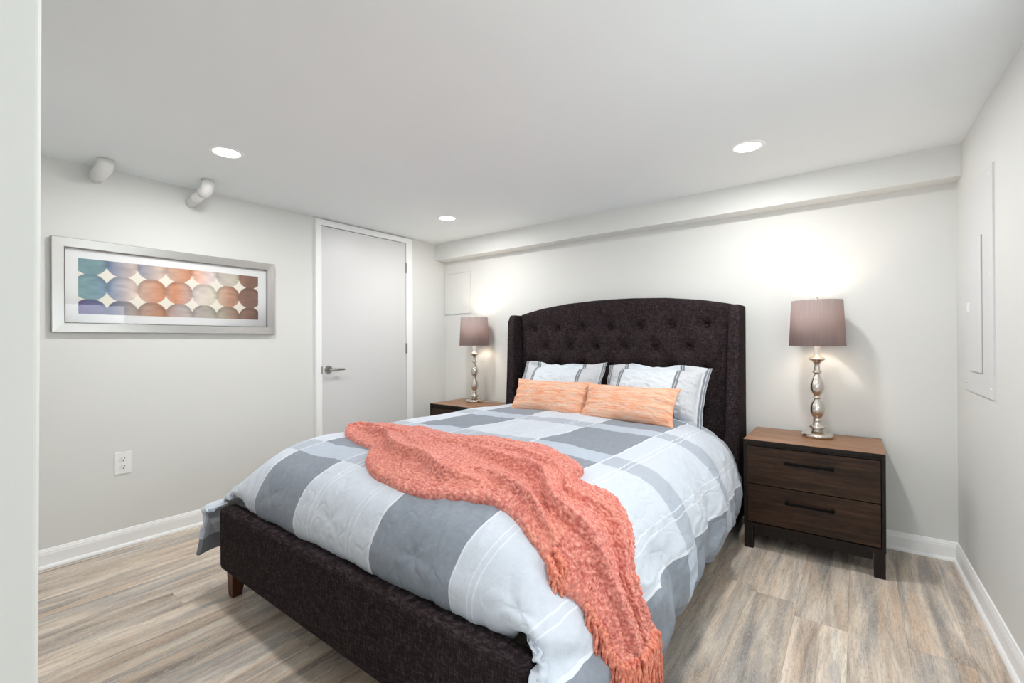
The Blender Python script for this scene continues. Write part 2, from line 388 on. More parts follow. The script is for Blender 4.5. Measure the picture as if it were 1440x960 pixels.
def baseboard(name, p0, p1, inward, ext0=0, ext1=0):
    p0 = Vector(p0); p1 = Vector(p1); d = (p1-p0).normalized(); n = Vector(inward)
    prof = [(0, 0), (.0125, 0), (.0125, .070), (.0105, .078), (.0105, .082), (.0075, .088), (.005, .0955), (0, .098)]
    def sweep(pr):
        bm = bmesh.new(); A = [bm.verts.new(p0+n*a+Vector((0, 0, z))) for a, z in pr]; B = [bm.verts.new(p1+n*a+Vector((0, 0, z))) for a, z in pr]
        for k in range(len(pr)): bm.faces.new((A[k], A[(k+1) % len(pr)], B[(k+1) % len(pr)], B[k]))
        bm.faces.new(A[::-1]); bm.faces.new(B); bmesh.ops.recalc_face_normals(bm, faces=bm.faces); return bm
    o = from_bm(name, sweep(prof), M_trim); o['kind'] = 'structure'
    q = [(.0125, 0)]+[(.0125+.013*math.cos(a), .017*math.sin(a)) for a in (0, .4, .8, 1.2, 1.57)]
    from_bm('shoe_molding', sweep(q), M_trim, o)
baseboard('baseboard_left', (XL, .10, 0), (XL, 1.885, 0), (1, 0, 0))
baseboard('baseboard_left.001', (XL, 2.856, 0), (XL, YB, 0), (1, 0, 0))
baseboard('baseboard_back', (XL, YB, 0), (xr(YB), YB, 0), (0, -1, 0))
baseboard('baseboard_right', (xr(YB), YB, 0), (xr(-2.5), -2.5, 0), (-1, 0, 0))

# window beside the camera, the source of the cool daylight and of the reflection in the picture glass
win = thing('window_1', (xr(1.3)+.06, 1.30, 0), 'tall window in the right wall beside the camera', kind='structure')
bm = bmesh.new()
for d in ((-.03, .03, -.33, -.28, WZ0, WZ1), (-.03, .03, .28, .33, WZ0, WZ1), (-.03, .03, -.28, .28, WZ0, WZ0+.05), (-.03, .03, -.28, .28, WZ1-.05, WZ1), (-.025, .025, -.28, .28, 1.27, 1.31)): add_box(bm, *d)
from_bm('window_frame', bm, M_trim, win)
bg = MatB('window_glass'); tr = bg.n('ShaderNodeBsdfTransparent'); gl = bg.n('ShaderNodeBsdfGlossy'); gl.inputs['Roughness'].default_value = .02
mx = bg.n('ShaderNodeMixShader'); mx.inputs[0].default_value = .06; bg.t.links.new(tr.outputs[0], mx.inputs[1]); bg.t.links.new(gl.outputs[0], mx.inputs[2]); bg.t.links.new(mx.outputs[0], bg.out.inputs[0])
box('pane', (-.003, .003, -.285, .285, WZ0+.04, WZ1-.04), bg.m, win)

# door in the left wall
door = thing('door_1', (XL, 0, 0), 'flat white door with lever handle in the left wall', kind='structure')
DY0, DY1, DZ = 1.938, 2.773, 2.082
bm = bmesh.new()
add_box(bm, 0, .022, 1.888, DY0-.003, 0, 2.130); add_box(bm, 0, .022, DY1+.004, 2.850, 0, 2.130); add_box(bm, 0, .022, DY0-.003, DY1+.004, DZ+.004, 2.130)
from_bm('door_frame', bm, M_trim, door)
box('door_slab', (-.02, .014, DY0, DY1, .012, DZ), M_door, door, .0015)
box('door_gap', (-.03, .006, DY0-.003, DY1+.004, .004, DZ+.004), M_slot, door)
for z in (1.853, 1.105, .33):
    h = box('hinge', (.012, .026, DY1-.004, DY1+.010, z-.047, z+.047), M_handle, door, .002)
bm = bmesh.new(); add_tube(bm, [(.014, 1.990, .947), (.024, 1.990, .947)], .031, 28)
hd = from_bm('door_handle', bm, M_handle, door, False)
bm = bmesh.new(); add_tube(bm, [(.024, 1.990, .947), (.062, 1.990, .947)], .009, 14); add_tube(bm, [(.060, 1.984, .947), (.060, 2.06, .947), (.058, 2.110, .946)], [.0100, .0088, .0075], 14)
from_bm('lever', bm, M_handle, hd, True)
box('strike_plate', (.0225, .0245, DY0-.010, DY0-.001, .915, .975), M_handle, door)

# ---------------------------------------------------------------- recessed ceiling lights
def downlight(x, y, label):
    t = thing('recessed_light', (x, y, ZC), label, 'ceiling light', 'recessed ceiling lights')
    bm = bmesh.new(); add_lathe(bm, [(.060, -.0015), (.064, -.005), (.078, -.004), (.083, 0.0)], 48, cap=False)
    from_bm('trim_ring', bm, M_trim, t, True)
    bm = bmesh.new(); add_lathe(bm, [(.001, -.004), (.03, -.004), (.0605, -.0025)], 48, cap=False); from_bm('lens', bm, M_lens, t, True)
    d = bpy.data.lights.new('downlight_beam', 'AREA'); d.shape = 'DISK'; d.size = .12; d.energy = DOWNLIGHT_W; d.color = (1, .985, .965)
    o = bpy.data.objects.new('downlight_beam', d); C.objects.link(o); o.parent = t; o.location = (0, 0, -.012)
downlight(-2.576, .975, 'recessed ceiling light above the framed picture, near the two pipe stubs')
downlight(-.433, 2.556, 'recessed ceiling light on the right, the one with its trim ring showing plainly')
downlight(-2.576, 2.556, 'small far recessed ceiling light between the door and the soffit')
downlight(-.433, .975, 'recessed ceiling light out of frame above the right front of the bed')

# ---------------------------------------------------------------- pipe stubs under the ceiling
def pipe_stub(y, z, reach, r, label, tilt):
    t = thing('pipe_stub', (XL, y, z), label, 'pipe', 'white pipe stubs at the top of the left wall')
    dx, dz = math.cos(tilt), math.sin(tilt)
    tube('pipe', [(-.005, 0, -.005*dz), (reach*dx, 0, reach*dz)], r, M_pvc, t, 28)
    k = reach*.42; tube('coupling', [(k*dx, 0, k*dz), ((k+.035)*dx, 0, (k+.035)*dz)], r*1.16, M_pvc, t, 28)
    top = ZC-z-.001; ex, ez = reach*dx, reach*dz
    pts = [(ex-.02*dx, 0, ez-.02*dz), (ex, 0, ez), (ex+.018, .004, ez+.008), (ex+.030, .006, ez+.024), (ex+.032, .007, max(ez+.03, top))]
    tube('elbow', pts, [r*1.2, r*1.2, r*1.2, r*1.18, r*1.18], M_pvc, t, 28)
pipe_stub(.612, 2.082, .15, .030, 'short white pipe stub high on the wall, left of the two', .05)
pipe_stub(1.062, 2.050, .23, .028, 'longer white pipe stub with elbow, right of the two by the ceiling', .10)

# ---------------------------------------------------------------- framed picture
art = thing('framed_picture', (XL, 1.0, 1.4755), 'wide silver framed abstract print of overlapping circles on the left wall', 'picture')
hw, hh, fw = .569, .252, .053
bm = bmesh.new()
def frame_ring(bm, hw, hh, fw, d0, d1):
    cs = [(-1, -1), (1, -1), (1, 1), (-1, 1)]
    prof = [(0, .002), (0, d0), (.003, d1), (fw*.5, d1-.0015), (fw-.005, d1-.003), (fw, d1-.008), (fw, .008)]
    L = [[bm.verts.new((x, sy*(hw-o), sz*(hh-o))) for o, x in prof] for sy, sz in cs]
    for k in range(4):
        a, b = L[k], L[(k+1) % 4]
        for j in range(len(prof)-1): bm.faces.new((a[j], a[j+1], b[j+1], b[j]))
frame_ring(bm, hw, hh, fw, .026, .032); bmesh.ops.recalc_face_normals(bm, faces=bm.faces)
from_bm('frame', bm, M_frame_h, art)
mb = MatB('white_mat_board'); M_mat = mb.set((.86, .87, .88), .8)
box('mat_board', (.003, .010, -hw+.02, hw-.02, -hh+.02, hh-.02), M_mat, art)
PH, PWD = .151, .463                                    # half height and half width of the print
ny_, nz_ = 520, 170
yy_, zz_ = np.meshgrid(np.linspace(-PWD, PWD, ny_), np.linspace(-PH, PH, nz_), indexing='ij')
def srgb(*c): return np.array(lin(*c)[:3])
gy, gz = yy_+1.0-.6545-.0685, zz_+1.4755-1.405-.0685     # circle centres on a square lattice, .137 apart
pit = .137
iy, iz = np.round(gy/pit), np.round(gz/pit)
pal = [srgb(*c) for c in ((120, 152, 158), (118, 140, 172), (222, 202, 190), (226, 160, 122), (218, 204, 202), (220, 214, 196), (190, 146, 122), (146, 112, 98))]
img = np.zeros(yy_.shape+(3,)); inside = np.zeros(yy_.shape)
xn = (yy_+PWD)/(2*PWD)
key = [0, .16, .30, .46, .60, .74, .88, 1.0]
base = np.stack([np.interp(xn+.10*fbm(yy_*9, zz_*9, 5, 2), key, [p[c] for p in pal]) for c in range(3)], -1)
for dy in (-1, 0, 1):
    for dz in (-1, 0, 1):
        cy_, cz_ = iy+dy, iz+dz
        r = np.hypot(gy-cy_*pit, gz-cz_*pit); m = (r < .0722)
        h = hash2(cy_, cz_, 77)[..., None]; h2 = hash2(cy_, cz_, 99)[..., None]
        light = np.where(cz_[..., None] < -.5, .72, 1.0)*(.80+.35*h)
        hue = np.stack([np.interp(np.clip(xn+(h2[..., 0]-.5)*.22, 0, 1), key, [p[c] for p in pal]) for c in range(3)], -1)
        swirl = (1+.35*fbm((gy-cy_*pit)*20+h[..., 0]*9, (gz-cz_*pit)*55, 12, 3))[..., None]
        violet = (cz_[..., None] < -.5)*np.clip(1-xn*4.5, 0, 1)[..., None]
        c = hue*light*swirl; c = c*(1-violet)+srgb(104, 88, 150)*violet*swirl
        shade = (1-.28*sstep(.040, .070, r)*(gz-cz_*pit > -.02))[..., None]
        img += m[..., None]*c*shade; inside += m
white = srgb(238, 234, 222)
img = np.where(inside[..., None] > 0, img/np.maximum(inside[..., None], 1), white*(1+.04*fbm(yy_*30, zz_*30, 3)[..., None]))
img = np.clip(img, 0, 1)
Pp = np.stack([np.full(yy_.shape, .0108), yy_, zz_], -1)
pb = MatB('print_inks'); at = pb.n('ShaderNodeVertexColor', layer_name='ink'); M_print = pb.set(at.outputs[0], .6)
grid_mesh('print', Pp, M_print, art, color=img)
gb = MatB('picture_glass'); tr = gb.n('ShaderNodeBsdfTransparent'); gl = gb.n('ShaderNodeBsdfGlossy'); gl.inputs['Roughness'].default_value = .01
fr = gb.n('ShaderNodeFresnel'); fr.inputs[0].default_value = 1.3; mx = gb.n('ShaderNodeMixShader'); gb.t.links.new(fr.outputs[0], mx.inputs[0])
gb.t.links.new(tr.outputs[0], mx.inputs[1]); gb.t.links.new(gl.outputs[0], mx.inputs[2]); gb.t.links.new(mx.outputs[0], gb.out.inputs[0])
box('glass', (.0135, .0155, -hw+.045, hw-.045, -hh+.045, hh-.045), gb.m, art)

# ---------------------------------------------------------------- outlet
out = thing('wall_outlet', (XL, .723, .478), 'white double wall outlet low on the left wall', 'outlet')
box('cover_plate', (0, .006, -.038, .038, -.062, .062), M_plastic, out, .0025)
for dz in (.022, -.022):
    bm = bmesh.new(); add_tube(bm, [(.004, 0, dz), (.0085, 0, dz)], .0165, 24); rc = from_bm('receptacle', bm, M_plastic, out)
    for v in rc.data.vertices: v.co.z = dz+(v.co.z-dz)*.88
    bm = bmesh.new()
    add_box(bm, .008, .0090, -.0080, -.0055, dz+.000, dz+.010); add_box(bm, .008, .0090, .0055, .0080, dz+.001, dz+.009); add_box(bm, .008, .0090, -.0025, .0025, dz-.011, dz-.006)
    from_bm('slot', bm, M_slot, rc)

# ---------------------------------------------------------------- small access hatch on the back wall
hat = thing('access_hatch', (-3.175, YB, 1.645), 'small square painted access hatch on the back wall above the far nightstand', 'access panel')
box('hatch_frame', (-.183, .185, -.006, 0, -.210, .210), M_wall, hat, .0015)
box('hatch_gap', (-.1725, .1795, -.0065, -.004, -.2035, .2035), M_grey, hat)
box('hatch_door', (-.170, .177, -.010, -.004, -.201, .201), M_wall, hat, .0012)

# ---------------------------------------------------------------- electrical panel cover on the right wall
yc = 2.83
pan = thing('electrical_panel', (xr(yc), yc, 1.39), 'tall white painted electrical panel cover on the right wall', 'electrical panel')
pan.rotation_euler = (0, 0, math.atan(KR))
box('cover', (-.007, 0, -.262, .225, -.470, .470), M_door, pan, .001)
box('panel_gap', (-.0085, -.0065, -.1012, .1305, -.3745, .214), M_grey, pan)
box('panel_door', (-.013, -.0080, -.100, .130, -.373, .213), M_door, pan, .001)
box('latch', (-.018, -.012, .10, .125, -.105, -.060), M_plastic, pan, .002)
for y in (-.235, .200):
    for z in (-.43, .03, .43):
        bm = bmesh.new(); add_tube(bm, [(-.006, y, z), (-.0095, y, z)], .006, 14); from_bm('screw', bm, M_plastic, pan)

# ---------------------------------------------------------------- bed
bed = thing('bed', (XC, 0, 0), 'queen bed with tall dark upholstered tufted wingback headboard', 'bed')
def hb_top(d): return np.interp(np.abs(d), [0, .15, .40, .63, .78, .84], [1.478, 1.476, 1.464, 1.437, 1.408, 1.394])
nx, HW = 330, .835
us = np.linspace(-HW, HW, nx); prof = []
buttons = [(d, 1.262) for d in np.linspace(-.705, .675, 7)]+[(d, 1.112) for d in np.linspace(-.59, .56, 6)]+[(d, .962) for d in np.linspace(-.705, .675, 7)]+[(d, .812) for d in np.linspace(-.59, .56, 6)]
top = hb_top(us); nf = 230
rows = []
for k in range(nf):
    z = .25+(top-.035-.25)*k/(nf-1); rows.append(np.stack([us, np.full(nx, 3.150), z], -1))
for a in np.linspace(0, math.pi, 14)[1:]:
    rows.append(np.stack([us, np.full(nx, 3.150+.035-.035*math.cos(a)+.03*(a/math.pi)), top-.035+.035*math.sin(a)], -1))
for k in range(1, 6): rows.append(np.stack([us, np.full(nx, 3.25), top-.035-(top-.285)*k/5], -1))
Ph = np.array(rows)
X, Z = Ph[..., 0], Ph[..., 2]; disp = np.zeros(X.shape); frontm = (np.arange(len(rows)) < nf)[:, None]
for bx, bz in buttons:
    r = np.hypot(X-bx, Z-bz); disp += .020*np.exp(-(r/.022)**2)+.026*np.exp(-(r/.060)**2)
    for sx, sz in ((1, 1), (-1, 1), (1, -1), (-1, -1)):        # faint diagonal pulls towards the neighbouring buttons
        dx, dz = (X-bx)*sx, (Z-bz)*sz; L = np.hypot(.115, .15); al = (dx*.115+dz*.15)/L; pe = (dx*.15-dz*.115)/L
        disp += .0045*np.exp(-(pe/.012)**2)*np.exp(-np.clip(al, 0, 1)/.045)*(al > 0)
disp += .004*fbm(X*7, Z*7, 31, 2)
edge = sstep(.80, .835, np.abs(X))*.014
Ph[..., 1] += (disp+edge)*frontm
hb = grid_mesh('headboard_panel', Ph, M_linen, bed, flip=True)
for bx, bz in buttons:
    bm = bmesh.new(); bmesh.ops.create_uvsphere(bm, u_segments=16, v_segments=10, radius=.0115, matrix=Matrix.Translation((bx, 3.189, bz)) @ Matrix.Diagonal((1, .55, 1, 1)))
    from_bm('button', bm, M_linen, hb, True)
def wing(s):
    bm = bmesh.new(); zs = [.05, .30, .60, .90, 1.15, 1.34, 1.386]
    fy = [2.985, 2.995, 3.015, 3.032, 3.042, 3.052, 3.075]; inn = [.800, .803, .812, .822, .829, .832, .836]
    R = []
    for z, y, i in zip(zs, fy, inn):
        R.append([bm.verts.new(p) for p in ((s*i, y, z), (s*.8975, y+.004, z), (s*.8975, 3.255, z), (s*i, 3.255, z))])
    for a, b in zip(R[:-1], R[1:]):
        for k in range(4): bm.faces.new((a[k], a[(k+1) % 4], b[(k+1) % 4], b[k]))
    bm.faces.new(R[0][::-1]); bm.faces.new(R[-1]); bmesh.ops.recalc_face_normals(bm, faces=bm.faces)
    o = from_bm('wing', bm, M_linen, bed)
    md = o.modifiers.new('round', 'BEVEL'); md.width = .017; md.segments = 4; md.limit_method = 'ANGLE'; md.angle_limit = math.radians(40)
    o.data.polygons.foreach_set('use_smooth', [True]*len(o.data.polygons))
    # welt seam down the front outer edge
    tube('seam', [(s*.892, y+.006, z) for z, y in zip(zs[:-1], fy[:-1])], .0035, M_linen, o, 8)
wing(-1); wing(1)
def uphol(name, x0, x1, y0, y1, z0, z1, r):
    bm = bmesh.new(); add_box(bm, x0, x1, y0, y1, z0, z1); bevel_bm(bm, r, 5); o = from_bm(name, bm, M_linen, bed, True); return o
fbd = uphol('footboard', -.860, .860, .838, .918, .132, .412, .024)
tube('seam', [(.02, .8375, .15), (.02, .8372, .39)], .0016, M_linen, fbd, 6)
for s in (-1, 1): uphol('side_rail', s*.845-.022, s*.845+.022, .90, 3.10, .135, .375, .015)
for s in (-1, 1):
    for y0 in (.862, 3.12):
        bm = bmesh.new(); h1, h0 = .034, .021; x = s*.815
        top4 = [bm.verts.new((x+a*h1, y0+.036+b*h1, .140)) for a, b in ((-1, -1), (1, -1), (1, 1), (-1, 1))]
        bot4 = [bm.verts.new((x+s*.008+a*h0, y0+.030+b*h0, 0)) for a, b in ((-1, -1), (1, -1), (1, 1), (-1, 1))]
        for k in range(4): bm.faces.new((bot4[k], bot4[(k+1) % 4], top4[(k+1) % 4], top4[k]))
        bm.faces.new(bot4[::-1]); bm.faces.new(top4); bevel_bm(bm, .004, 2)
        tag(from_bm('leg', bm, M_legwood, bed), 'reddish brown tapered wooden leg')
for y in (1.2, 2.0, 2.8): box('slat', (-.83, .83, y-.04, y+.04, .31, .33), M_legwood, bed)

# ---------------------------------------------------------------- comforter
def mat_comforter():
    b = MatB('plaid_comforter_cotton'); uv = b.sep(b.n('ShaderNodeUVMap', uv_map='cloth').outputs[0])
    P = b.coord('Object')
    wob = b.math('MULTIPLY', b.math('SUBTRACT', b.noise(P, 14, 3), .5), .016)
    u = b.math('ADD', b.math('SUBTRACT', uv[0], b.math('MULTIPLY', uv[1], .035)), wob)
    v = b.math('ADD', uv[1], b.math('MULTIPLY', b.math('SUBTRACT', b.noise(P, 11, 3), .5), .016))
    cu = b.math('MULTIPLY', b.math('FRACT', b.math('DIVIDE', b.math('ADD', u, 8.6+.645), .86)), .86)       # 0 at the start of a dark column
    cv = b.math('MULTIPLY', b.math('FRACT', b.math('DIVIDE', b.math('ADD', v, 5.8-.590), .58)), .58)
    soft = .0016
    dcol = b.math('MULTIPLY', b.rng(cu, .378, .378+soft, 1, 0), b.math('GREATER_THAN', u, -.95)); drow = b.rng(cv, .440, .440+soft, 1, 0)
    chamb = b.noise(b.scale(P, (1, 1, 1)), 480, 2); mot = b.noise(P, 60, 3)
    DD = b.mix(mot, lin(128, 135, 146), lin(149, 157, 168)); DG = b.mix(mot, lin(176, 188, 203), lin(190, 201, 215))
    LR = b.mix(mot, lin(202, 210, 222), lin(213, 220, 230)); LG = b.mix(mot, lin(170, 179, 192), lin(184, 192, 204))
    c1 = b.mix(drow, DG, DD); c2 = b.mix(drow, LG, LR); c = b.mix(dcol, c2, c1)
    lines = None
    def band(coord, a, w):
        return b.math('MULTIPLY', b.math('GREATER_THAN', coord, a-w/2), b.math('LESS_THAN', coord, a+w/2))
    for a, w in ((.383, .008), (.468, .0055), (.492, .0055), (.718, .0055), (.745, .0055), (.855, .010)):
        l = band(cu, a, w); lines = l if lines is None else b.math('MAXIMUM', lines, l)
    l2 = b.math('MULTIPLY', b.math('MAXIMUM', band(cv, .443, .004), band(cv, .577, .005)), b.math('SUBTRACT', 1., dcol))
    c = b.mix(b.math('MULTIPLY', lines, .75), c, lin(230, 235, 243)); c = b.mix(b.math('MULTIPLY', l2, .55), c, lin(228, 233, 240))
    hem = b.math('GREATER_THAN', b.math('ABSOLUTE', uv[0]), abs(AMIN)-.028); c = b.mix(b.math('MULTIPLY', hem, .8), c, lin(120, 124, 132))
    c = b.mix(b.math('MULTIPLY', chamb, .18), c, lin(120, 128, 140), 'MIX')
    b.bump(b.math('ADD', b.math('MULTIPLY', chamb, .4), b.noise(P, 45, 4)), .30, .006)
    return b.set(c, .88, spec=.15, **{'Sheen Weight': .08})
M_comf = mat_comforter()
NA, NB = 620, 560
a1 = np.linspace(AMIN, AMAX, NA); b1 = np.linspace(0, BMAX, NB)
S, GA, GB = comforter_surface(a1, b1)
comf = grid_mesh('comforter', S, M_comf, uv=np.stack([GA, GB], -1))
tag(comf, 'grey, white and pale blue plaid comforter spread over the bed', 'comforter')
md = comf.modifiers.new('thickness', 'SOLIDIFY'); md.thickness = .014; md.offset = -1; md.use_rim = True

def on_cloth(a, b, G=S):
    """bilinear lookup of the comforter surface"""
    fa = np.clip((a-AMIN)/(AMAX-AMIN)*(NA-1), 0, NA-1.001); fb = np.clip(b/BMAX*(NB-1), 0, NB-1.001)
    i, j = fa.astype(int), fb.astype(int); x, y = (fa-i)[..., None], (fb-j)[..., None]
    return (G[i, j]*(1-x)+G[i+1, j]*x)*(1-y)+(G[i, j+1]*(1-x)+G[i+1, j+1]*x)*y
S0 = net_points(a1, b1); N0 = grid_normals(S0)

# ---------------------------------------------------------------- knitted throw
RU = np.array([(-.755, .800), (-.74, .92), (-.64, .985), (-.50, .990), (-.361, 1.016), (-.177, .966), (-.012, .974), (.093, 1.032), (.233, 1.016), (.381, 1.024), (.538, .966), (.645, .880), (.672, .812), (.700, .768), (.765, .772), (.843, .785), (.913, .735), (.974, .645), (1.050, .622), (1.120, .640), (1.205, .672)])
RL = np.array([(-.735, .775), (-.62, .700), (-.44, .640), (-.247, .583), (-.108, .466), (.032, .408), (.189, .383), (.32, .391), (.459, .425), (.59, .440), (.695, .408), (.782, .370), (.852, .352), (.913, .350), (.974, .372), (1.052, .385), (1.110, .388), (1.160, .390)])
NS, NT = 1000, 400
sv = np.linspace(0, 1, NS); tv = np.linspace(0, 1, NT)
def rail(R): k = catmull(R[:, None, :], sv*(len(R)-1))[:, 0]; return k
U_, L_ = rail(RU), rail(RL)
T, Sg = np.meshgrid(tv, sv); AB = U_[:, None, :]*(1-T[..., None])+L_[:, None, :]*T[..., None]
AB[..., 1] += .012*fbm(Sg*22, T*2, 4, 2)*(np.abs(T-.5)*2)
ta, tb = AB[..., 0], AB[..., 1]
Pb = on_cloth(ta, tb); Nb = on_cloth(ta, tb, N0); Nb /= np.linalg.norm(Nb, axis=-1, keepdims=True)
hgt = .006+.010*(fbm(Sg*7, T*3, 13, 2)+.5)+.006*(fbm(Sg*16, T*9, 19, 2)+.5)
def crease(sp, tp, ap, w1=.13, w2=.05):
    """a rolled fold: the cloth swells towards the line, then drops sharply onto the layer below"""
    tc = np.interp(Sg, sp, tp)+.020*np.sin(Sg*37+tp[0]*9)+.02*fbm(Sg*14, Sg*0+tp[0]*7, 5, 2); A_ = np.interp(Sg, sp, ap, left=0, right=0)
    e = T-tc
    A_ = A_*1.2
    return A_*np.where(e < 0, np.exp(np.minimum(e, 0)/w1), 0)*(1-0*e)+A_*np.where(e >= 0, (1.25*(1-sstep(0, .060, e))-.25)*np.exp(-np.maximum(e, 0)/w2), 0)
hgt += crease([.05, .13, .25, .40, .50], [.58, .70, .70, .79, .88], [0, .030, .042, .034, 0])
hgt += crease([.30, .42, .52, .60, .75, .97], [.34, .45, .55, .62, .66, .70], [0, .028, .045, .046, .034, .012], .11)
hgt += crease([.16, .33, .50, .60], [.22, .26, .30, .36], [0, .014, .020, 0], .09)
hgt += crease([.52, .66, .82, .99], [.27, .31, .35, .38], [0, .018, .022, .010], .08)
hgt += crease([.40, .50, .60, .70], [.70, .77, .82, .86], [0, .026, .030, .010], .07)
hgt += crease([.0, .08, .20, .32], [.36, .42, .44, .50], [.010, .018, .014, 0], .10)
te = np.minimum(T, 1-T)*np.linalg.norm(U_-L_, axis=1)[:, None]
se = np.minimum(Sg*2.2, (1-Sg)*2.2); edge = np.minimum(te, se)
roll = np.sqrt(np.clip(1-(1-np.clip(edge/.016, 0, 1))**2, 0, 1))
hgt = (.010+hgt*sstep(-.02, .035, te))*roll-.004*(1-roll)
# bobbles of the chunky yarn
Pl = Pb+Nb*hgt[..., None]                              # smooth folds first; the yarn bobbles follow the folded cloth
dT = np.linalg.norm(np.diff(Pl, axis=1), axis=-1); LT = np.concatenate([np.zeros((NS, 1)), np.cumsum(dT, axis=1)], 1); LT = LT-LT[:, NT//2:NT//2+1]
LS = Sg*2.15; hang = sstep(.52, .75, Sg)
Nl = grid_normals(Pl); Nl *= np.sign((Nl*Nb).sum(-1, keepdims=True)); Nl = .75*Nl+.25*Nb; Nl /= np.linalg.norm(Nl, axis=-1, keepdims=True)
def bobbles(x, y, size, seed):
    X_, Y_ = x/size, y/size; ix, iy = np.floor(X_), np.floor(Y_); best = np.zeros(x.shape)
    for i in (-1, 0, 1):
        for j in (-1, 0, 1):
            cx, cy = ix+i, iy+j; px = cx+.5+.7*(hash2(cx, cy, seed)-.5); py = cy+.5+.7*(hash2(cx, cy, seed+1)-.5); rr = .34+.26*hash2(cx, cy, seed+2)
            d = 1-((X_-px)/rr/1.2)**2-((Y_-py)/rr)**2; best = np.maximum(best, np.clip(d, 0, 1)**.75*rr)
    return best
knit = .0095*bobbles(LS, LT*1.15, .0150, 501)+.0020*bobbles(LS, LT, .0075, 701)
big = bobbles(LS*.75, LT, .0190, 811); knit = np.maximum(knit, .0160*big*(vnoise(LS*16, LT*16, 41) > .52)*(.55+.45*hang))
knit *= .75+.5*vnoise(LS*9, LT*9, 88)
Pt = Pl+Nl*(knit*roll)[..., None]
def mat_throw():
    b = MatB('coral_chunky_yarn'); P = b.coord('Object')
    n = b.noise(P, 85, 3, .6); n2 = b.noise(P, 9, 3)
    c = b.ramp(n, [(.33, lin(188, 102, 96)), (.49, lin(210, 130, 119)), (.66, lin(233, 166, 150))]); c = b.mix(b.rng(n2, .4, .7, 0, .35), c, lin(222, 146, 122))
    b.bump(b.noise(P, 300, 2), .3, .0012); return b.set(c, .95, spec=.08, **{'Sheen Weight': .2})
M_throw = mat_throw()
def mat_tassel():
    b = MatB('coral_tassel_yarn'); P = b.coord('Object'); c = b.ramp(b.noise(P, 110, 3, .6), [(.34, lin(200, 108, 92)), (.5, lin(220, 136, 116)), (.66, lin(236, 166, 142))])
    return b.set(c, .95, spec=.08)
M_tassel = mat_tassel()
throw = grid_mesh('throw_blanket', Pt, M_throw, flip=True)
tag(throw, 'coral pink chunky knit throw with fringe draped across the foot of the bed', 'blanket')
rng = np.random.RandomState(4)
def tassel(p, n, length, seed):
    r_ = np.random.RandomState(seed); bm = bmesh.new(); p = Vector(p); n = Vector(n); n.z *= .2; n.normalize()
    bmesh.ops.create_icosphere(bm, subdivisions=2, radius=.0085, matrix=Matrix.Translation(p+n*.006))
    for k in range(5):
        ang = r_.uniform(-1, 1); side = Vector((n.y, -n.x, 0)); L = length*r_.uniform(.75, 1.1); pts = []; rad = []
        off = side*(r_.uniform(-1, 1)*.006)
        for i in range(13):
            f = i/12; pts.append(p+off+n*(.010+.006*math.sin(f*3+k)+.008*f)+side*(ang*.020*f+.003*math.sin(f*13+k*2))+Vector((0, 0, -L*f)))
            rad.append((.0026+.0030*abs(math.sin(f*9+k*1.7)))*(1-.25*f))
        add_tube(bm, pts, rad, 7)
    bmesh.ops.recalc_face_normals(bm, faces=bm.faces)
    o = from_bm('tassel', bm, M_tassel, throw, True); return o
k = 0
for t in np.linspace(.03, .97, 17)+rng.uniform(-.012, .012, 17):                       # fringe along the bottom hem
    i, j = NS-12-int(rng.randint(0, 10)), int(np.clip(t, .02, .98)*(NT-1)); tassel(Pt[i, j]-Nb[i, j]*.006, Nb[i, j], .12+.05*rng.rand(), k); k += 1
for s in list(np.linspace(.695, .735, 5))+list(np.linspace(.83, .975, 11)):     # fringe that spills from the folded front edge
    i, j = int(s*(NS-1)), NT-8; tassel(Pt[i, j]+Nb[i, j]*.004, Nb[i, j], .13 if s < .72 else .095, k); k += 1
for s in list(np.linspace(.700, .730, 4)):
    i, j = int(s*(NS-1)), NT-36; tassel(Pt[i, j]+Nb[i, j]*.004, Nb[i, j], .14, k); k += 1

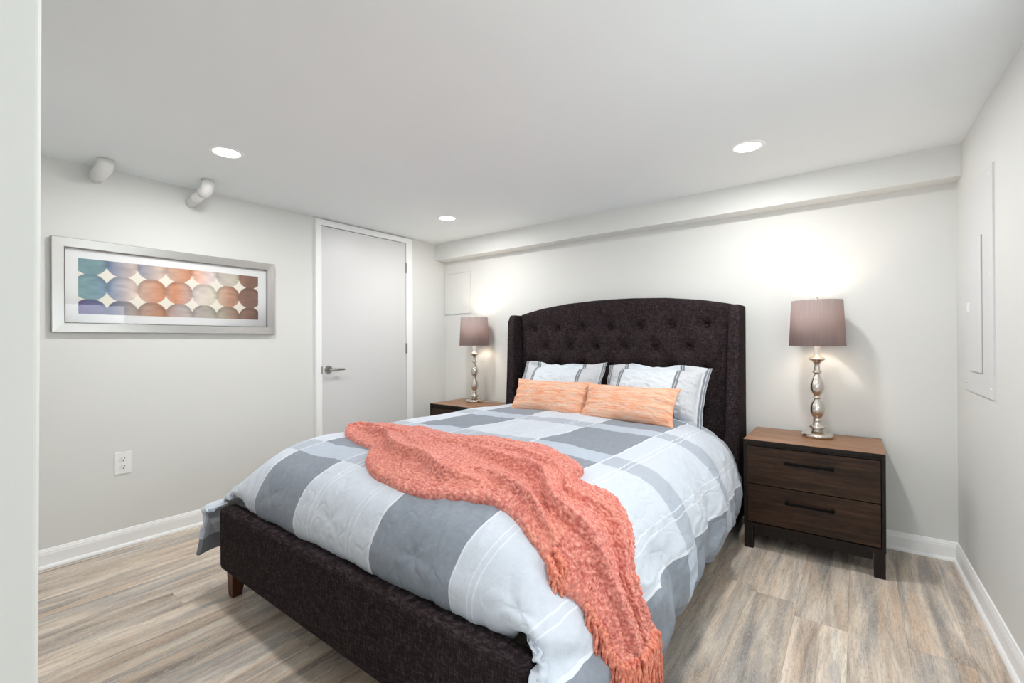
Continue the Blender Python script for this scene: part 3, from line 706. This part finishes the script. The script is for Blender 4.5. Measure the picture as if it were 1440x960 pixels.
# ---------------------------------------------------------------- pillows
def pillow(name, w, h, th, mat, loc, rot, seed, flange=0, pinch=.05, sag=0, ears=0, wr=.006):
    n, m = 190, 130
    u = np.linspace(-1, 1, n); v = np.linspace(-1, 1, m); U, V = np.meshgrid(u, v, indexing='ij')
    fu, fv = 1-flange/(w/2), 1-flange/(h/2)
    cu_, cv_ = np.clip(np.abs(U)/fu, 0, 1), np.clip(np.abs(V)/fv, 0, 1)
    puff = ((1-cu_**2.6)*(1-cv_**2.6))**.5
    x = U*w/2*(1-pinch*(1-V**2)*sstep(.4, 1, np.abs(U))); z = V*h/2*(1-pinch*1.4*(1-U**2)*sstep(.4, 1, np.abs(V)))
    z = z-sag*(1-U**2)*sstep(-.2, 1, V)+ears*np.abs(U)**6*sstep(.5, 1, V)
    wob = flange*(.30*np.sin(U*7+seed)+.7*fbm(U*5, V*5, seed, 2))*np.maximum(sstep(fu, 1, np.abs(U)), sstep(fv, 1, np.abs(V))) if flange else 0
    nz = wr*fbm(U*4+seed, V*3, seed, 3)*2+wr*.9*(np.abs(fbm(U*7, V*6+2*U, seed+5, 2))*-2)
    corner = .010*np.exp(-((1-np.abs(U)/1)/.25))*np.sin(V*14+seed)*(1-cv_)
    yf = -(th/2*puff+(nz+corner)*np.clip(puff*3, 0, 1))+wob; yb = th/2*puff+wob
    eps = .0015
    F_ = np.stack([x, yf-eps, z], -1); B_ = np.stack([x, yb+eps, z], -1)
    t = thing_mesh = None
    P2 = np.concatenate([F_, B_[::-1]], 0)               # closed sleeve around the long axis
    uv = np.concatenate([np.stack([U, V], -1), np.stack([U[::-1], V[::-1]*0+V[::-1]], -1)], 0)
    o = grid_mesh(name, P2, mat, uv=uv, closed_u=True, flip=False)
    bm = bmesh.new(); bm.from_mesh(o.data); bmesh.ops.holes_fill(bm, edges=[e for e in bm.edges if e.is_boundary], sides=0)
    # stitch the long open edges: pair front and back border rows
    bm.to_mesh(o.data); bm.free()
    o.location = loc; o.rotation_euler = rot
    return o
def mat_sham():
    b = MatB('striped_sham_cotton'); uv = b.sep(b.n('ShaderNodeUVMap', uv_map='cloth').outputs[0]); P = b.coord('Object')
    u, v = uv[0], uv[1]; mot = b.noise(P, 60, 3)
    mid = b.mix(mot, lin(212, 221, 230), lin(224, 231, 238)); side_ = b.mix(mot, lin(198, 202, 208), lin(212, 215, 220))
    inner = b.math('MULTIPLY', b.math('GREATER_THAN', u, -.56), b.math('LESS_THAN', u, .46)); c = b.mix(inner, side_, mid)
    for a in (-.60, .50, -.955, .955):
        for d in (-.022, .022):
            l = b.math('LESS_THAN', b.math('ABSOLUTE', b.math('SUBTRACT', u, a+d)), .017); c = b.mix(l, c, lin(128, 134, 142))
    b.bump(b.math('ADD', b.noise(P, 480, 2), b.noise(P, 40, 4)), .18, .004); return b.set(c, .88, spec=.15)
M_sham = mat_sham()
def mat_orange():
    b = MatB('orange_slub_weave'); P = b.coord('Object')
    s1 = b.noise(b.scale(P, (9, 30, 120)), 1, 4, .65); s2 = b.noise(b.scale(P, (26, 60, 300)), 1, 3, .6); s3 = b.noise(b.scale(P, (240, 60, 12)), 1, 2, .6)
    c = b.ramp(s1, [(.34, lin(230, 150, 114)), (.46, lin(236, 176, 144)), (.58, lin(234, 198, 174)), (.72, lin(218, 202, 190))])
    c = b.mix(b.rng(s2, .52, .72, 0, .6), c, lin(190, 158, 146)); c = b.mix(b.rng(s3, .55, .75, 0, .35), c, lin(238, 176, 142))
    b.bump(b.math('ADD', s2, s3), .4, .0016); return b.set(c, .9, spec=.1)
M_orange = mat_orange()
g = 'striped pillow shams against the headboard'
tag(pillow('pillow_sham', .72, .43, .17, M_sham, (-1.822, 2.985, .812), (math.radians(-30), 0, math.radians(2)), 3, .045, .03, .012, .004, .008), 'pale blue striped sham leaning on the headboard, left of the two', 'pillow', g)
tag(pillow('pillow_sham', .72, .44, .19, M_sham, (-1.088, 2.965, .818), (math.radians(-30), 0, math.radians(-3)), 8, .045, .045, .010, -.024, .010), 'pale blue striped sham with wrinkled side, right of the two', 'pillow', g)
g = 'orange lumbar cushions on the bed'
tag(pillow('lumbar_cushion', .60, .255, .12, M_orange, (-1.70, 2.675, .775), (math.radians(-30), math.radians(0), math.radians(3)), 5, 0, .07, 0, 0, .004), 'orange woven lumbar cushion on the left, further from the lit nightstand', 'cushion', g)
tag(pillow('lumbar_cushion', .61, .25, .13, M_orange, (-1.115, 2.635, .775), (math.radians(-32), math.radians(0), math.radians(-2)), 11, 0, .07, 0, 0, .004), 'orange woven lumbar cushion on the right, overlapping its twin', 'cushion', g)

# ---------------------------------------------------------------- nightstands
def nightstand(loc, label):
    t = thing('nightstand', loc, label, 'nightstand', 'walnut nightstands beside the bed')
    w, d, H = .3105, .440, .607
    bm = bmesh.new()
    add_box(bm, -w, -w+.016, 0, d, .126, H-.018); add_box(bm, w-.016, w, 0, d, .126, H-.018)
    add_box(bm, -w+.016, w-.016, .003, d, .126, .144); add_box(bm, -w+.016, w-.016, .010, .03, .573, H-.018); add_box(bm, -w+.016, w-.016, d-.012, d, .144, .573)
    from_bm('case', bm, M_espresso, t)
    tp = box('top', (-w, w, 0, d, H-.018, H-.0015), M_espresso, t, .001)
    box('top_lamplit_layer', (-w, w, 0, d, H-.0015, H), M_woodtop_lit, tp)  # thin added layer that carries the lamplit colour on the upper face only
    for z0, z1 in ((.364, .570), (.150, .359)):
        dr = box('drawer', (-w+.019, w-.019, .0015, .38, z0, z1), M_wood, t, .0012)
        zc = z0+(z1-z0)*.665; bm = bmesh.new()
        add_box(bm, -.108, .108, -.027, -.018, zc-.006, zc+.006)
        for s in (-1, 1): add_box(bm, min(s*.108, s*.092), max(s*.108, s*.092), -.024, .003, zc-.006, zc+.006)
        from_bm('drawer_pull', bm, M_black, dr)
    bm = bmesh.new(); add_box(bm, -w+.05, w-.05, .012, .030, .082, .126); add_box(bm, -w+.05, w-.05, d-.03, d-.012, .082, .126)
    for s in (-1, 1): add_box(bm, s*(w-.02)-.009, s*(w-.02)+.009, .05, d-.05, .082, .126)
    from_bm('base_rail', bm, M_espresso, t)
    for s in (-1, 1):
        for y0 in (.002, d-.047): box('leg', (min(s*(w-.002), s*(w-.047)), max(s*(w-.002), s*(w-.047)), y0, y0+.045, 0, .126), M_espresso, t, .0015)
    return t
ns = nightstand((-.1975, 2.828, 0), 'two drawer walnut nightstand at the right of the bed')
def copy_tree(o, parent=None):
    c = o.copy(); C.objects.link(c); c.parent = parent
    for ch in [x for x in bpy.data.objects if x.parent == o]: copy_tree(ch, c)
    return c
ns2 = copy_tree(ns); ns2.location = (-2.772, 2.829, 0); ns2['label'] = 'far walnut nightstand left of the bed, mostly hidden behind the comforter'

# ---------------------------------------------------------------- table lamps
def mat_shade():
    b = MatB('taupe_silk_shade'); P = b.sep(b.coord('Object')); ang = b.math('ARCTAN2', P[1], P[0])
    n = b.noise(b.comb(b.math('MULTIPLY', ang, 40.), b.math('MULTIPLY', P[2], 3.), 0.), 1, 4, .7)
    c = b.ramp(n, [(.3, lin(150, 138, 138)), (.7, lin(184, 173, 171))])
    tl = b.n('ShaderNodeBsdfTranslucent'); b.put(tl.inputs[0], b.mix(n, (.44, .345, .33), (.60, .48, .46)))
    mx = b.n('ShaderNodeMixShader'); mx.inputs[0].default_value = .34; b.set(c, .85, spec=.15)
    b.t.links.new(b.b.outputs[0], mx.inputs[1]); b.t.links.new(tl.outputs[0], mx.inputs[2]); b.t.links.new(mx.outputs[0], b.out.inputs[0]); return b.m
M_shade = mat_shade()
def mat_lining():
    b = MatB('white_shade_lining'); tl = b.n('ShaderNodeBsdfTranslucent'); tl.inputs[0].default_value = (.9, .84, .78, 1); b.set((.85, .83, .80), .8)
    mx = b.n('ShaderNodeMixShader'); mx.inputs[0].default_value = .6; b.t.links.new(b.b.outputs[0], mx.inputs[1]); b.t.links.new(tl.outputs[0], mx.inputs[2]); b.t.links.new(mx.outputs[0], b.out.inputs[0]); return b.m
M_shade_in = mat_lining()
def table_lamp(loc, label):
    t = thing('table_lamp', loc, label, 'lamp', 'brushed nickel table lamps on the nightstands')
    lathe('base', [(.074, 0), (.0775, .003), (.0775, .017), (.074, .022), (.060, .027), (.040, .033), (.030, .040), (.027, .046)], M_nickel, t, 64)
    col = [(.027, .044), (.030, .050), (.040, .056), (.042, .060), (.037, .066), (.026, .070), (.022, .080), (.020, .090), (.023, .096), (.018, .104), (.020, .112), (.027, .122), (.033, .136), (.0355, .152), (.0355, .168),
           (.032, .186), (.025, .202), (.017, .212), (.015, .217), (.021, .221), (.022, .225), (.016, .229), (.018, .238), (.026, .252), (.0325, .268), (.035, .284), (.034, .300), (.028, .320), (.021, .338), (.0155, .352),
           (.0135, .362), (.022, .367), (.0235, .372), (.018, .380), (.013, .386), (.015, .392), (.015, .398), (.0125, .404), (.013, .412), (.018, .422), (.030, .434), (.042, .443), (.043, .446), (.032, .453), (.018, .460), (.017, .468)]
    lathe('stem', col, M_nickel, t, 56)
    lathe('socket', [(.010, .466), (.011, .47), (.015, .50), (.017, .520), (.017, .545), (.012, .548)], M_plastic, t, 32)
    lathe('bulb', [(.012, .545), (.016, .560), (.027, .585), (.030, .605), (.026, .625), (.012, .638), (.003, .641)], M_bulb, t, 32)
    z0, z1, r0, r1 = .520, .778, .137, .124
    lathe('lamp_shade', [(r0, z0), (r1, z1)], M_shade, t, 96, cap=False)
    sh = [c for c in bpy.data.objects if c.parent == t and c.name.startswith('lamp_shade')][0]
    lathe('shade_lining', [(r0-.002, z0+.001), (r1-.002, z1-.001)], M_shade_in, sh, 96, cap=False)
    sh.modifiers.new('edge', 'SOLIDIFY').thickness = .0015
    bm = bmesh.new()
    for k in range(3):
        a = k*2*math.pi/3+.4; add_tube(bm, [(0, 0, z1-.015), (r1*.6*math.cos(a), r1*.6*math.sin(a), z1-.018), (r1*math.cos(a), r1*math.sin(a), z1-.006)], .0018, 8)
    add_tube(bm, [(.016, 0, .53), (.040, 0, .58), (.040, 0, .68), (.004, 0, z1-.018)], .0018, 8); add_tube(bm, [(-.016, 0, .53), (-.040, 0, .58), (-.040, 0, .68), (-.004, 0, z1-.018)], .0018, 8)
    from_bm('harp', bm, M_nickel, t, True)
    lathe('finial', [(.004, z1-.02), (.004, z1-.004), (.011, z1+.002), (.010, z1+.010), (.005, z1+.018), (.001, z1+.022)], M_nickel, t, 24)
    d = bpy.data.lights.new('bulb_light', 'POINT'); d.energy = LAMP_W; d.color = (1, .80, .60); d.shadow_soft_size = .045
    o = bpy.data.objects.new('bulb_light', d); C.objects.link(o); o.parent = t; o.location = (0, 0, .665)
    return t
table_lamp((-.177, 3.118, .607), 'turned nickel table lamp with taupe shade on the right nightstand')
table_lamp((-2.800, 3.118, .607), 'turned nickel table lamp with taupe shade on the far left nightstand')
pts = [(-2.74, 3.13, .612), (-2.70, 3.17, .6105), (-2.64, 3.20, .6105), (-2.58, 3.215, .6105), (-2.50, 3.262, .6105), (-2.495, 3.276, .600), (-2.495, 3.277, .40)]
tag(tube('lamp_cord', pts, .0028, M_cord, None, 8), 'thin pale lamp cord trailing over the back of the far nightstand', 'cord')
